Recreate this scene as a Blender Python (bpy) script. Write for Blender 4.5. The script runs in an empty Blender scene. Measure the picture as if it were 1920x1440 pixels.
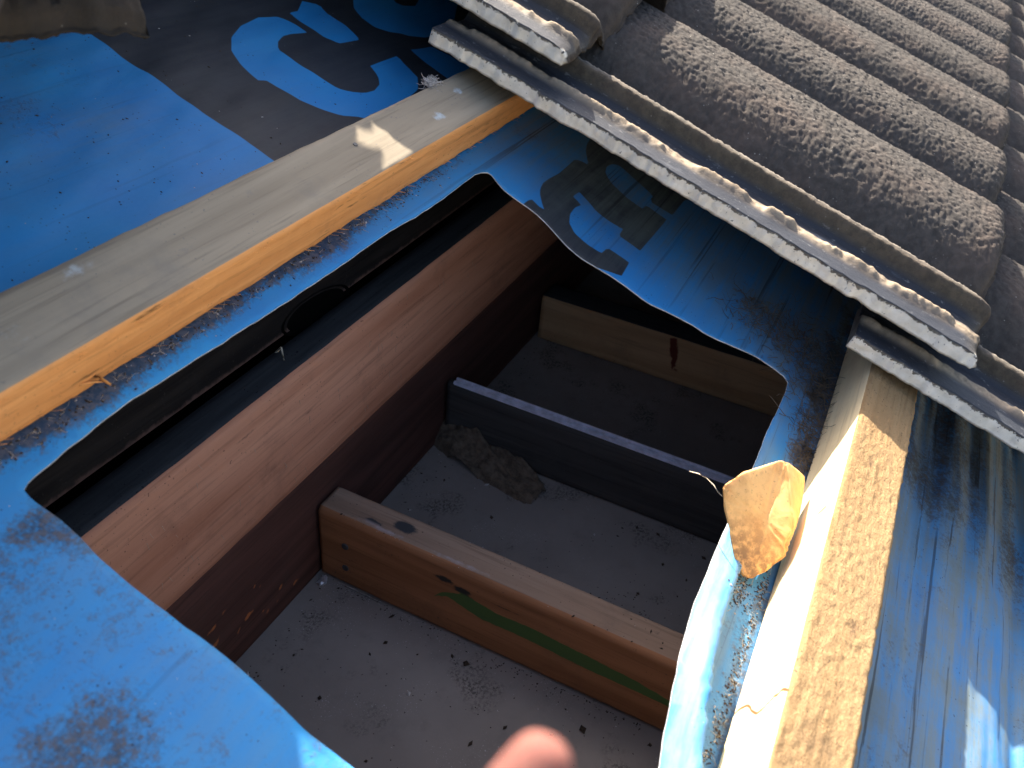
import bpy, bmesh, math, random
import numpy as np
from mathutils import Vector, Matrix, geometry

# ------------------------------------------------------------------ settings
SC = bpy.context.scene
COL = SC.collection
PITCH = 0.39932                       # roof pitch
CT, ST = math.cos(PITCH), math.sin(PITCH)
# roof frame: u along the eaves, s up the slope, w out of the roof
RU, RS, RW = Vector((1, 0, 0)), Vector((0, CT, ST)), Vector((0, -ST, CT))
def roof(u, s, w): return RU*u + RS*s + RW*w
def roof_matrix(u=0, s=0, w=0, k=0.0, yaw=0.0):
    """local x along u, y up the slope (dropping k per metre), z outwards"""
    y = (RS - RW*k).normalized(); x = RU.copy(); z = x.cross(y)
    m = Matrix((x, y, z)).transposed().to_4x4()
    m = m @ Matrix.Rotation(yaw, 4, 'Z')
    m.translation = roof(u, s, w)
    return m

cam_data = bpy.data.cameras.new('camera')
cam = bpy.data.objects.new('camera', cam_data); COL.objects.link(cam)
cam_data.sensor_width = 36.0
cam_data.lens = 36.0*1622.6/1920.0
cam_data.clip_start = 0.01; cam_data.clip_end = 500
CAM_R = ((0.4370, -0.8955, 0.0848), (-0.5011, -0.3206, -0.8038), (0.7470, 0.3088, -0.5888))  # right, down, forward
r, d, f = (Vector(v).normalized() for v in CAM_R)
m = Matrix((r, -d, -f)).transposed().to_4x4(); m.translation = Vector((0, -0.2886, 0.2022))
cam.matrix_world = m
cam_data.dof.use_dof = True; cam_data.dof.focus_distance = 0.55; cam_data.dof.aperture_fstop = 16
SC.camera = cam

SUN_ROOF = (1.55, 1.95, 1.0)            # towards the sun, in the roof frame
sd = (RU*SUN_ROOF[0] + RS*SUN_ROOF[1] + RW*SUN_ROOF[2]).normalized()
SUN_EL = math.asin(sd.z); SUN_AZ = math.atan2(sd.x, sd.y)
world = bpy.data.worlds.new('World'); SC.world = world; world.use_nodes = True
nt = world.node_tree; bg = nt.nodes['Background']
sky = nt.nodes.new('ShaderNodeTexSky'); sky.sky_type = 'NISHITA'; sky.sun_disc = False
sky.sun_elevation = SUN_EL; sky.sun_rotation = SUN_AZ; sky.air_density = 1.0; sky.dust_density = 5.0; sky.ozone_density = 1.0
nt.links.new(sky.outputs[0], bg.inputs[0]); bg.inputs[1].default_value = 0.108
sl = bpy.data.lights.new('sun', 'SUN'); sl.energy = 5.0; sl.angle = math.radians(0.53); sl.color = (1.0, 0.91, 0.77)
sun = bpy.data.objects.new('sun', sl); COL.objects.link(sun)
sun.rotation_euler = sd.to_track_quat('Z', 'Y').to_euler(); sun.location = (1, 2, 4)
SC.view_settings.view_transform = 'Standard'; SC.view_settings.look = 'None'
SC.view_settings.gamma = 1.0; SC.view_settings.use_curve_mapping = False
SC.view_settings.exposure = 1.88

# ------------------------------------------------------------------ helpers
random.seed(7)
_T = np.random.default_rng(3).random((256, 256))
def vnoise(x, y, seed=0):
    """smooth value noise in 0..1, arrays in"""
    x = np.asarray(x, float) + seed*37.31; y = np.asarray(y, float) + seed*17.77
    xi = np.floor(x).astype(int); yi = np.floor(y).astype(int)
    fx = x-xi; fy = y-yi; fx = fx*fx*(3-2*fx); fy = fy*fy*(3-2*fy)
    a = _T[xi % 256, yi % 256]; b = _T[(xi+1) % 256, yi % 256]
    c = _T[xi % 256, (yi+1) % 256]; e = _T[(xi+1) % 256, (yi+1) % 256]
    return (a*(1-fx)+b*fx)*(1-fy) + (c*(1-fx)+e*fx)*fy
def fbm(x, y, o=4, seed=0):
    t = 0; amp = .5; n = 0
    for i in range(o):
        t = t + amp*vnoise(x*2**i, y*2**i, seed+i*3); n += amp; amp *= .5
    return t/n
def smooth(a, b, x):
    t = np.clip((np.asarray(x, float)-a)/(b-a), 0, 1); return t*t*(3-2*t)

def tag(o, label=None, cat=None, group=None, kind=None):
    if label: o['label'] = label; kind = kind or 'thing'
    if cat: o['category'] = cat
    if group: o['group'] = group
    if kind: o['kind'] = kind
    return o
def np_mesh(name, verts, quads=None, tris=None, mats=(), midx=None, attrs=None, smooth_shade=True):
    me = bpy.data.meshes.new(name)
    verts = np.asarray(verts, np.float32)
    loops = []; starts = []; n = 0
    if quads is not None and len(quads):
        q = np.asarray(quads, np.int32); loops.append(q.ravel()); starts.append(np.arange(len(q))*4); n = len(q)*4
    if tris is not None and len(tris):
        t = np.asarray(tris, np.int32); loops.append(t.ravel()); starts.append(n+np.arange(len(t))*3)
    loops = np.concatenate(loops); starts = np.concatenate(starts).astype(np.int32)
    me.vertices.add(len(verts)); me.vertices.foreach_set('co', verts.ravel())
    me.loops.add(len(loops)); me.loops.foreach_set('vertex_index', loops.astype(np.int32))
    me.polygons.add(len(starts)); me.polygons.foreach_set('loop_start', starts)
    if midx is not None: me.polygons.foreach_set('material_index', np.asarray(midx, np.int32))
    me.polygons.foreach_set('use_smooth', np.full(len(starts), smooth_shade, bool))
    for mt in mats: me.materials.append(mt)
    for an, (typ, data) in (attrs or {}).items():
        a = me.attributes.new(an, typ, 'POINT')
        a.data.foreach_set('color' if typ == 'FLOAT_COLOR' else 'value', np.asarray(data, np.float32).ravel())
    me.update(calc_edges=True); me.validate()
    return me
def add(name, me, parent=None, mw=None):
    o = bpy.data.objects.new(name, me); COL.objects.link(o)
    if parent is not None: o.parent = parent
    if mw is not None:
        if parent is None: o.matrix_world = mw
        else: o.matrix_local = mw
    return o
def bm_mesh(name, bm, mat, smooth_shade=False):
    bmesh.ops.recalc_face_normals(bm, faces=bm.faces)
    me = bpy.data.meshes.new(name); bm.to_mesh(me); bm.free()
    for mt in (mat if isinstance(mat, (list, tuple)) else [mat]): me.materials.append(mt)
    if smooth_shade: me.polygons.foreach_set('use_smooth', np.full(len(me.polygons), True, bool))
    return me
def box_bm(x0, x1, y0, y1, z0, z1, bev=0.0, bm=None):
    bm = bm or bmesh.new()
    r_ = bmesh.ops.create_cube(bm, size=1.0)
    bmesh.ops.scale(bm, vec=(x1-x0, y1-y0, z1-z0), verts=r_['verts'])
    bmesh.ops.translate(bm, vec=((x0+x1)/2, (y0+y1)/2, (z0+z1)/2), verts=r_['verts'])
    if bev: bmesh.ops.bevel(bm, geom=list(bm.edges), offset=bev, segments=2, affect='EDGES')
    return bm
def strands(name, items, mat, parent=None, mw=None):
    """thin three-sided tubes: items = list of (points, radius)"""
    V = []; Q = []; n = 0
    for pts, rad in items:
        pts = [Vector(p) for p in pts]
        for i, p in enumerate(pts):
            t = (pts[min(i+1, len(pts)-1)]-pts[max(i-1, 0)]).normalized()
            a = t.orthogonal().normalized(); b = t.cross(a)
            rr = rad*(1-.6*i/len(pts))
            for j in range(3):
                an = j*2.0944; V.append(p+a*rr*math.cos(an)+b*rr*math.sin(an))
        for i in range(len(pts)-1):
            for j in range(3):
                k = (j+1) % 3
                Q.append((n+i*3+j, n+i*3+3+j, n+i*3+3+k, n+i*3+k))
        n += 3*len(pts)
    return add(name, np_mesh(name, V, quads=Q, mats=[mat]), parent, mw)
def flakes(name, items, mat, parent=None, mw=None, seed=1):
    """small irregular crumbs: items = (position, size, flatness)"""
    rng = random.Random(seed); V = []; T = []
    base = [(1, 0, 0), (-1, 0, 0), (0, 1, 0), (0, -1, 0), (0, 0, 1), (0, 0, -1)]
    F = [(0, 2, 4), (2, 1, 4), (1, 3, 4), (3, 0, 4), (2, 0, 5), (1, 2, 5), (3, 1, 5), (0, 3, 5)]
    for p, sz, fl in items:
        n = len(V); p = Vector(p); an = rng.random()*6.28; el = 1+rng.random()*1.2
        for b in base:
            j = Vector((b[0]*sz*el, b[1]*sz, b[2]*sz*fl))*(.7+.6*rng.random())
            V.append(p+Vector((j.x*math.cos(an)-j.y*math.sin(an), j.x*math.sin(an)+j.y*math.cos(an), j.z)))
        T += [tuple(n+i for i in f_) for f_ in F]
    return add(name, np_mesh(name, V, tris=T, mats=[mat], smooth_shade=False), parent, mw)

# ------------------------------------------------------------------ materials
class Mat:
    def __init__(s, name, rough=.8, spec=.3):
        s.m = bpy.data.materials.new(name); s.m.use_nodes = True; s.t = s.m.node_tree
        s.p = s.t.nodes['Principled BSDF']; s.p.inputs['Roughness'].default_value = rough
        s.p.inputs['Specular IOR Level'].default_value = spec
        s.tc = s.t.nodes.new('ShaderNodeTexCoord')
    def n(s, typ, **kw):
        nd = s.t.nodes.new('ShaderNode'+typ)
        for k, v in kw.items():
            if hasattr(nd, k): setattr(nd, k, v)
        return nd
    def link(s, a, b): s.t.links.new(a, b)
    def val(s, sock, v):
        if hasattr(v, 'is_output') or isinstance(v, bpy.types.NodeSocket): s.link(v, sock)
        else: sock.default_value = v
    def coords(s, scale=(1, 1, 1), rot=(0, 0, 0)):
        mp = s.n('Mapping'); s.link(s.tc.outputs['Object'], mp.inputs[0]); mp.inputs['Scale'].default_value = scale; mp.inputs['Rotation'].default_value = rot
        return mp.outputs[0]
    def noise(s, scale, detail=4, rough=.6, vec=None, dist=0.0):
        nd = s.n('TexNoise'); s.link(vec if vec is not None else s.tc.outputs['Object'], nd.inputs['Vector'])
        nd.inputs['Scale'].default_value = scale; nd.inputs['Detail'].default_value = detail
        nd.inputs['Roughness'].default_value = rough; nd.inputs['Distortion'].default_value = dist
        return nd.outputs['Fac']
    def voro(s, scale, vec=None):
        nd = s.n('TexVoronoi'); s.link(vec if vec is not None else s.tc.outputs['Object'], nd.inputs['Vector']); nd.inputs['Scale'].default_value = scale
        return nd.outputs['Distance']
    def ramp(s, fac, a, b, va=0.0, vb=1.0, sm=True):
        nd = s.n('MapRange'); nd.interpolation_type = 'SMOOTHSTEP' if sm else 'LINEAR'
        s.val(nd.inputs['Value'], fac); nd.inputs['From Min'].default_value = a; nd.inputs['From Max'].default_value = b
        nd.inputs['To Min'].default_value = va; nd.inputs['To Max'].default_value = vb
        return nd.outputs[0]
    def math(s, op, a, b=0.0):
        nd = s.n('Math'); nd.operation = op; s.val(nd.inputs[0], a); s.val(nd.inputs[1], b); return nd.outputs[0]
    def mix(s, fac, a, b, mode='MIX'):
        nd = s.n('Mix'); nd.data_type = 'RGBA'; nd.blend_type = mode
        s.val(nd.inputs[0], fac)
        for i, v in ((6, a), (7, b)):
            if isinstance(v, tuple) and len(v) == 3: v = v+(1,)
            s.val(nd.inputs[i], v)
        return nd.outputs[2]
    def attr(s, name, out='Fac'):
        nd = s.n('Attribute'); nd.attribute_name = name; return nd.outputs[out]
    def color(s, c):
        if isinstance(c, tuple) and len(c) == 3: c = c+(1,)
        s.val(s.p.inputs['Base Color'], c); return s
    def rough(s, v): s.val(s.p.inputs['Roughness'], v); return s
    def bump(s, h, strength=.3, dist=.001):
        b = s.n('Bump'); b.inputs['Strength'].default_value = strength; b.inputs['Distance'].default_value = dist
        s.link(h, b.inputs['Height']); s.link(b.outputs[0], s.p.inputs['Normal']); return s

def plain(name, c, rough=.8, var=.3, scale=60, bump=.2, spec=.3, metal=0):
    M = Mat(name, rough, spec)
    nz = M.noise(scale, 6, .65)
    M.color(M.mix(M.ramp(nz, .3, .7), tuple(x*(1-var) for x in c), tuple(min(1, x*(1+var)) for x in c)))
    M.bump(M.noise(scale*6, 4), bump, .0006); M.p.inputs['Metallic'].default_value = metal
    return M.m

def wood(name, light, dark, dirt=(.03, .026, .022), dirt_amt=.35, grain=1.0, rough=.75, fine=1.0, fleck=0.0, bump=.35, rings=.5):
    """timber with grain along local x; 'paint' colour attribute lays stains and marks on top"""
    M = Mat(name, rough, .25)
    v1 = M.coords((2.2*grain, 34*grain, 34*grain)); v2 = M.coords((9, 240, 240)); v3 = M.coords((26*fine, 190*fine, 190*fine))
    g1 = M.noise(1.6, 5, .62, v1, .6); g2 = M.noise(1.5, 3, .6, v2); g3 = M.noise(1.0, 4, .6, v3)
    ringv = M.ramp(M.math('PINGPONG', M.math('MULTIPLY', M.noise(.8, 2, .4, v1, .2), 9.0), 1.0), .15, .95)
    fac = M.math('ADD', M.math('MULTIPLY', M.ramp(g1, .32, .68), 1-rings), M.math('MULTIPLY', ringv, rings))
    c = M.mix(fac, light, dark)
    c = M.mix(M.ramp(g2, .5, .72, 0, .45), c, tuple(x*.55 for x in dark))
    if fleck: c = M.mix(M.ramp(g3, .62, .72, 0, fleck), c, (.10, .055, .02))
    blotch = M.ramp(M.noise(16, 6, .7), .52, .75, 0, dirt_amt)
    c = M.mix(blotch, c, dirt)
    speck = M.math('MULTIPLY', M.ramp(M.noise(520, 2, .5), .66, .72), M.ramp(M.noise(30, 3, .6), .42, .62))
    c = M.mix(M.math('MULTIPLY', speck, min(1, dirt_amt*2)), c, dirt)
    pa = M.n('Attribute'); pa.attribute_name = 'paint'
    edge = M.math('ADD', pa.outputs['Alpha'], M.math('MULTIPLY', M.math('SUBTRACT', M.noise(170, 5, .7), .5), .55))
    c = M.mix(M.math('MULTIPLY', M.ramp(edge, .38, .62), M.ramp(pa.outputs['Alpha'], .02, .12)), c, pa.outputs['Color'])
    M.color(c)
    h = M.math('ADD', M.math('MULTIPLY', g2, .6), M.math('MULTIPLY', g1, .6))
    if bump > .8:
        gr = M.noise(1.0, 5, .75, M.coords((420, 620, 620)), .3); h = M.math('ADD', h, M.math('MULTIPLY', gr, 1.6))
        c = M.mix(M.ramp(gr, .42, .30, 0, .65), c, (.085, .05, .025)); M.color(c)
    M.bump(h, bump, .0012)
    if max(light) < .12: M.p.inputs['Specular IOR Level'].default_value = .08
    return M.m

MAT = {}
MAT['batten_top'] = wood('weathered_batten', (.36, .30, .22), (.255, .21, .152), dirt=(.16, .155, .145), dirt_amt=.4, rings=.25, rough=.85, bump=.25)
MAT['batten_side'] = wood('sawn_batten_side', (.84, .40, .14), (.66, .28, .085), dirt=(.26, .12, .055), dirt_amt=.4, fleck=.85, rings=.2, rough=.9, bump=.6)
MAT['pine_face'] = wood('pale_pine', (.86, .72, .46), (.74, .58, .34), dirt=(.18, .11, .06), dirt_amt=.18, rings=.3, rough=.7, bump=.25)
MAT['rough_sawn'] = wood('rough_sawn_pine', (.46, .30, .15), (.38, .235, .11), dirt=(.13, .09, .06), dirt_amt=.5, fleck=.35, rings=.2, rough=.95, bump=1.0)
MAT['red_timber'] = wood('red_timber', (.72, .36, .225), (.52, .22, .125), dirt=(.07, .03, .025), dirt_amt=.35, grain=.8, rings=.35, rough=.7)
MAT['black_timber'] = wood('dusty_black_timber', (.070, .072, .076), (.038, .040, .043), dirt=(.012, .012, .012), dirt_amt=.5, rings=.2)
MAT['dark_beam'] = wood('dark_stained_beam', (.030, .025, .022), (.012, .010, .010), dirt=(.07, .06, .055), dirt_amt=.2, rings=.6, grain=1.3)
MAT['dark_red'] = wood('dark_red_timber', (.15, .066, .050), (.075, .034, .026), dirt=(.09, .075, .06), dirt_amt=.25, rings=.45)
MAT['noggin'] = wood('brown_noggin', (.46, .205, .095), (.30, .125, .055), dirt=(.06, .05, .045), dirt_amt=.3, rings=.4, rough=.65)
MAT['noggin_top'] = wood('greyed_noggin_top', (.42, .29, .205), (.29, .185, .125), dirt=(.07, .065, .062), dirt_amt=.45, rings=.5)
MAT['noggin_dark'] = wood('dark_noggin', (.10, .092, .085), (.058, .053, .050), dirt=(.11, .10, .09), dirt_amt=.35, rings=.3)
MAT['noggin_far'] = wood('tan_noggin', (.66, .41, .22), (.50, .29, .14), dirt=(.07, .06, .05), dirt_amt=.25, rings=.5)

def sarking_mat():
    M = Mat('blue_foil', .55, .25)
    sdf = M.attr('print'); dirt = M.attr('dirt')
    big = M.noise(7, 4, .6); streakv = M.coords((3, 26, 26)); st = M.noise(1.2, 5, .65, streakv, .5)
    blue = M.mix(M.ramp(big, .3, .7), (.011, .205, .54), (.020, .27, .60))
    blue = M.mix(M.ramp(st, .5, .8, 0, .22), blue, (.07, .32, .52))
    ink = M.mix(M.ramp(big, .3, .7), (.018, .020, .030), (.028, .030, .042))
    c = M.mix(M.ramp(sdf, -.0004, .0004), blue, ink)
    film = M.attr('film')
    fst = M.noise(1.0, 6, .7, M.coords((5, 150, 150)), .35); fbl = M.noise(34, 6, .7)
    fmask = M.math('MULTIPLY', film, M.ramp(M.math('ADD', M.math('MULTIPLY', fst, .55), M.math('MULTIPLY', fbl, .45)), .34, .62, .25, 1.0))
    c = M.mix(fmask, c, M.mix(fbl, (.24, .265, .225), (.15, .17, .148)))
    lines = M.math('MULTIPLY', M.ramp(M.noise(1.0, 3, .6, M.coords((2.5, 220, 220)), .2), .60, .68), film)
    c = M.mix(M.math('MULTIPLY', lines, .8), c, (.025, .022, .02))
    # dried dust: blotches of fine speckle, thickest where the 'dirt' attribute says
    bl = M.noise(26, 8, .72, None, .4); sp = M.noise(260, 5, .7); sp2 = M.noise(640, 3, .6)
    lvl = M.math('ADD', M.math('MULTIPLY', M.math('SUBTRACT', bl, .5), 1.25), M.math('MULTIPLY', M.math('SUBTRACT', sp, .5), 1.1))
    lvl = M.math('ADD', lvl, M.math('MULTIPLY', M.math('SUBTRACT', sp2, .5), .7))
    lvl = M.math('ADD', lvl, M.math('MULTIPLY', dirt, .75))
    mask = M.ramp(lvl, .10, .66, 0, .85)
    c = M.mix(mask, c, M.mix(M.ramp(sp, .4, .6), (.035, .030, .028), (.11, .082, .058)))
    pits = M.math('MULTIPLY', M.ramp(M.voro(330), .16, .10), M.ramp(M.noise(60, 2), .5, .66))
    c = M.mix(M.math('MULTIPLY', pits, .8), c, (.02, .02, .022))
    pale = M.math('MULTIPLY', M.ramp(M.voro(210), .075, .05), M.ramp(M.noise(90, 2), .55, .68))
    c = M.mix(pale, c, (.45, .42, .40))
    M.color(c); M.rough(M.ramp(mask, 0, 1, .55, .95, False))
    M.bump(M.math('ADD', M.noise(45, 5, .6, M.coords((.4, 1, 1))), M.math('MULTIPLY', mask, .4)), .22, .003)
    return M.m
MAT['foil'] = sarking_mat()
MAT['foil_back'] = plain('foil_back', (.25, .26, .28), .5, .2)
MAT['foil_rim'] = plain('foil_cut_edge', (.55, .56, .58), .8, .25, 200)

def tile_mat():
    M = Mat('weathered_concrete', .92, .2)
    pa = M.n('Attribute'); pa.attribute_name = 'paint'   # rgb: colour of the zone, alpha: 1 worn granular, 0 smooth slip coat
    inf = M.n('ObjectInfo')
    fine = M.noise(900, 4, .7); mid = M.noise(130, 6, .7); big = M.noise(16, 5, .65)
    c = pa.outputs['Color']
    gran = pa.outputs['Alpha']
    shade = M.math('ADD', .55, M.math('ADD', M.math('MULTIPLY', fine, .45), M.math('MULTIPLY', mid, .45)))
    cc = M.mix(1.0, c, M.mix(shade, (0, 0, 0), (1, 1, 1)), 'MULTIPLY')
    grainy = M.mix(M.ramp(mid, .35, .7), M.mix(.5, cc, (.030, .027, .025)), cc)
    grainy = M.mix(M.ramp(big, .4, .75, 0, .5), grainy, (.115, .082, .066))
    lich = M.math('MULTIPLY', M.ramp(M.voro(260), .14, .08), M.ramp(M.noise(70, 3), .52, .66))
    grainy = M.mix(M.math('MULTIPLY', lich, .7), grainy, (.42, .40, .36))
    slip = M.mix(M.ramp(M.noise(60, 6, .7, M.coords((1, .22, 1))), .54, .74, 0, .6), cc, (.20, .21, .23))
    slip = M.mix(M.math('MULTIPLY', M.ramp(M.noise(240, 5, .75, M.coords((1, .5, 1))), .60, .66), .3), slip, (.45, .44, .42))
    c = M.mix(gran, slip, grainy)
    # bare cement lip: the slip coat ran over it in a ragged edge
    sep = M.n('SeparateXYZ'); M.link(M.tc.outputs['Object'], sep.inputs[0])
    ragv = M.coords((1, 1, 1))
    rag = M.math('MULTIPLY', M.math('SUBTRACT', M.noise(230, 6, .75, ragv), .5), .011)
    lip = M.attr('lip')
    edge = M.ramp(M.math('ADD', sep.outputs['Z'], rag), -.0014, -.0022)
    bare = M.mix(M.ramp(mid, .3, .7), (.70, .65, .55), (.82, .77, .68))
    bare = M.mix(M.ramp(M.noise(420, 3), .66, .70, 0, .75), bare, (.05, .05, .055))
    c = M.mix(M.math('MULTIPLY', edge, lip), c, bare)
    hv = M.n('HueSaturation'); M.link(c, hv.inputs['Color']); M.link(M.ramp(inf.outputs['Random'], 0, 1, .85, 1.12, False), hv.inputs['Value'])
    M.color(hv.outputs[0]); M.rough(M.ramp(gran, 0, 1, .5, .95, False))
    M.bump(M.math('ADD', M.math('MULTIPLY', fine, .5), mid), .5, .0011)
    return M.m
MAT['tile'] = tile_mat()

def soffit_mat():
    M = Mat('dusty_cement_sheet', .88, .2)
    big = M.noise(9, 5, .6); mid = M.noise(48, 6, .7)
    c = M.mix(M.ramp(big, .3, .7), (.26, .225, .20), (.325, .282, .25))
    c = M.mix(M.ramp(mid, .5, .78, 0, .5), c, (.20, .18, .165))
    patch = M.math('MULTIPLY', M.ramp(M.noise(420, 4, .7), .46, .58), M.ramp(M.noise(17, 3), .54, .66))
    c = M.mix(M.math('MULTIPLY', patch, .7), c, (.045, .04, .036))
    dust = M.math('MULTIPLY', M.ramp(M.noise(800, 3, .6), .62, .68), M.ramp(M.noise(22, 3), .5, .66))
    c = M.mix(M.math('MULTIPLY', dust, .6), c, (.75, .71, .71))
    pit = M.math('MULTIPLY', M.ramp(M.voro(190), .10, .07), M.ramp(M.noise(40, 2), .5, .6))
    c = M.mix(pit, c, (.02, .018, .016))
    M.color(c); M.bump(mid, .3, .001)
    return M.m
MAT['soffit'] = soffit_mat()
MAT['pvc'] = plain('white_pvc', (.70, .69, .80), .5, .22, 90, .2)
MAT['steel'] = plain('dull_nail_steel', (.10, .10, .105), .6, .3, 300, .3, .5, .6)
MAT['foil_scrap'] = plain('crumpled_foil', (.75, .75, .78), .3, .2, 200, .4, .5, .7)
MAT['fibre'] = plain('brown_fibre', (.13, .10, .07), .95, .4, 90)
MAT['fibre_pale'] = plain('pale_fibre', (.50, .43, .33), .9, .3, 90)
MAT['crumb'] = plain('dark_crumb', (.055, .038, .026), .9, .4, 90)
MAT['crumb_pale'] = plain('pale_crumb', (.50, .46, .43), .9, .3, 90)
MAT['mud'] = plain('dry_mud', (.15, .112, .08), .97, .4, 160, .8)
MAT['fluff'] = plain('white_fluff', (.62, .58, .55), .95, .15, 200, .4)
MAT['splinter'] = plain('orange_splinter', (.80, .36, .11), .9, .25, 120)
MAT['ground'] = plain('dry_grass', (.27, .235, .16), .95, .3, 1.2, .3)
MAT['fascia'] = plain('painted_fascia', (.45, .44, .42), .6, .1, 20)

def packet_mat():
    M = Mat('tan_paper', .8, .25)
    big = M.noise(60, 5, .6); fine = M.noise(520, 4, .7)
    c = M.mix(M.ramp(big, .35, .7), (.80, .48, .19), (.68, .36, .13))
    c = M.mix(M.ramp(M.noise(150, 5, .7), .52, .72, 0, .6), c, (.50, .27, .11))
    c = M.mix(M.math('MULTIPLY', M.ramp(fine, .60, .68), .6), c, (.30, .17, .08))
    pa = M.attr('dirt')
    c = M.mix(M.math('MULTIPLY', pa, M.ramp(M.noise(240, 5, .7), .35, .6)), c, (.22, .13, .07))
    M.color(c); M.bump(M.math('ADD', big, M.math('MULTIPLY', fine, .3)), .35, .0015)
    M.p.inputs['Subsurface Weight'].default_value = .15; M.p.inputs['Subsurface Radius'].default_value = (.004, .002, .001); M.p.inputs['Subsurface Scale'].default_value = .5
    return M.m
MAT['packet'] = packet_mat()
def skin_mat():
    M = Mat('skin', .8, .1)
    c = M.mix(M.ramp(M.noise(70, 4), .35, .65), (.17, .072, .06), (.22, .095, .08))
    M.color(c); M.bump(M.noise(900, 3), .15, .0004)
    M.p.inputs['Subsurface Weight'].default_value = .3; M.p.inputs['Subsurface Radius'].default_value = (.008, .003, .0015); M.p.inputs['Subsurface Scale'].default_value = .5
    return M.m
MAT['skin'] = skin_mat(); MAT['nail'] = plain('finger_nail', (.70, .42, .36), .35, .08)

# ------------------------------------------------------------------ timber builder
def sdf_poly(px, py, poly):
    """signed distance, positive inside"""
    P = np.asarray(poly, float); dmin = np.full(np.shape(px), 1e9); inside = np.zeros(np.shape(px), bool)
    n = len(P)
    for i in range(n):
        a = P[i]; b = P[(i+1) % n]; e = b-a; L = max((e@e), 1e-12)
        t = np.clip(((px-a[0])*e[0]+(py-a[1])*e[1])/L, 0, 1)
        dmin = np.minimum(dmin, np.hypot(px-a[0]-t*e[0], py-a[1]-t*e[1]))
        c = (a[1] > py) != (b[1] > py)
        with np.errstate(divide='ignore', invalid='ignore'):
            xx = (b[0]-a[0])*(py-a[1])/(b[1]-a[1])+a[0]
        inside ^= c & (px < xx)
    return np.where(inside, dmin, -dmin)

def timber(name, L, wy, hz, mats, side_mat=(0, 0, 0, 0), step=.004, amp=(.0003,)*4, rad=.0015, paint=None, seed=0, freq=(60, 300)):
    """length on local x from 0, width wy centred on y, height hz from z=0.
    sides are ordered top, +y, bottom, -y; amp roughens each; paint(x,y,z,side) -> rgba"""
    pts = []; sides = []; nrm = []
    def seg(p0, p1, n, s):
        k = max(2, int(math.hypot(p1[0]-p0[0], p1[1]-p0[1])/step))
        for i in range(k):
            t = i/k; pts.append((p0[0]+(p1[0]-p0[0])*t, p0[1]+(p1[1]-p0[1])*t)); sides.append(s); nrm.append(n)
        pts.append(p1); sides.append(s); nrm.append(n)
    a = wy/2
    seg((-a+rad, hz), (a-rad, hz), (0, 1), 0); seg((a, hz-rad), (a, rad), (1, 0), 1)
    seg((a-rad, 0), (-a+rad, 0), (0, -1), 2); seg((-a, rad), (-a, hz-rad), (-1, 0), 3)
    pts = np.array(pts); sides = np.array(sides); nrm = np.array(nrm, float)
    M = len(pts); N = int(L/step)+2
    xs = np.linspace(0, L, N)
    arc = np.concatenate([[0], np.cumsum(np.hypot(*np.diff(pts, axis=0).T))])
    X, A = np.meshgrid(xs, arc, indexing='ij')
    d = (fbm(X*freq[0], A*freq[1], 4, seed)-.5)*2 * np.array(amp)[sides][None, :]
    d = d + (fbm(X*5, A*9+seed, 2, seed+5)-.5)*.0016
    Y = pts[:, 0][None, :]+nrm[:, 0][None, :]*d; Z = pts[:, 1][None, :]+nrm[:, 1][None, :]*d
    V = np.stack([X, Y, Z], -1).reshape(-1, 3)
    i, j = np.meshgrid(np.arange(N-1), np.arange(M), indexing='ij'); j2 = (j+1) % M
    Q = np.stack([i*M+j, i*M+j2, (i+1)*M+j2, (i+1)*M+j], -1).reshape(-1, 4)
    mi = np.array(side_mat)[np.broadcast_to(sides[None, :], (N-1, M))].reshape(-1)
    # end caps
    nv = len(V); V = np.vstack([V, [[0, 0, hz/2], [L, 0, hz/2]]])
    jj = np.arange(M); T0 = np.stack([np.full(M, nv), (jj+1) % M, jj], -1); T1 = np.stack([np.full(M, nv+1), (N-1)*M+jj, (N-1)*M+(jj+1) % M], -1)
    T = np.vstack([T0, T1]); mi = np.concatenate([mi, np.full(len(T), side_mat[3])])
    rgba = np.zeros((len(V), 4))
    if paint:
        S = np.broadcast_to(sides[None, :], (N, M)).reshape(-1)
        rgba[:nv] = paint(V[:nv, 0], V[:nv, 1], V[:nv, 2], S)
    return np_mesh(name, V, Q, T, mats, mi, {'paint': ('FLOAT_COLOR', rgba)})
def blobs(x, y, items, rgb):
    """soft stain field: items = (cx, cy, rx, ry, strength)"""
    a = np.zeros(np.shape(x))
    for cx, cy, rx, ry, st_ in items:
        a = np.maximum(a, st_*np.exp(-((x-cx)/rx)**2-((y-cy)/ry)**2))
    return a
def rgba(a, rgb):
    o = np.zeros(a.shape+(4,)); o[..., :3] = rgb; o[..., 3] = a; return o
def over(base, top):
    k = top[..., 3:4] >= base[..., 3:4]; return np.where(k, top, base)

# ------------------------------------------------------------------ setting
bm = bmesh.new(); bmesh.ops.create_grid(bm, x_segments=2, y_segments=2, size=300)
g = add('ground', bm_mesh('ground', bm, MAT['ground'])); g.location = (0, 0, -2.75); tag(g, kind='structure')

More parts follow.
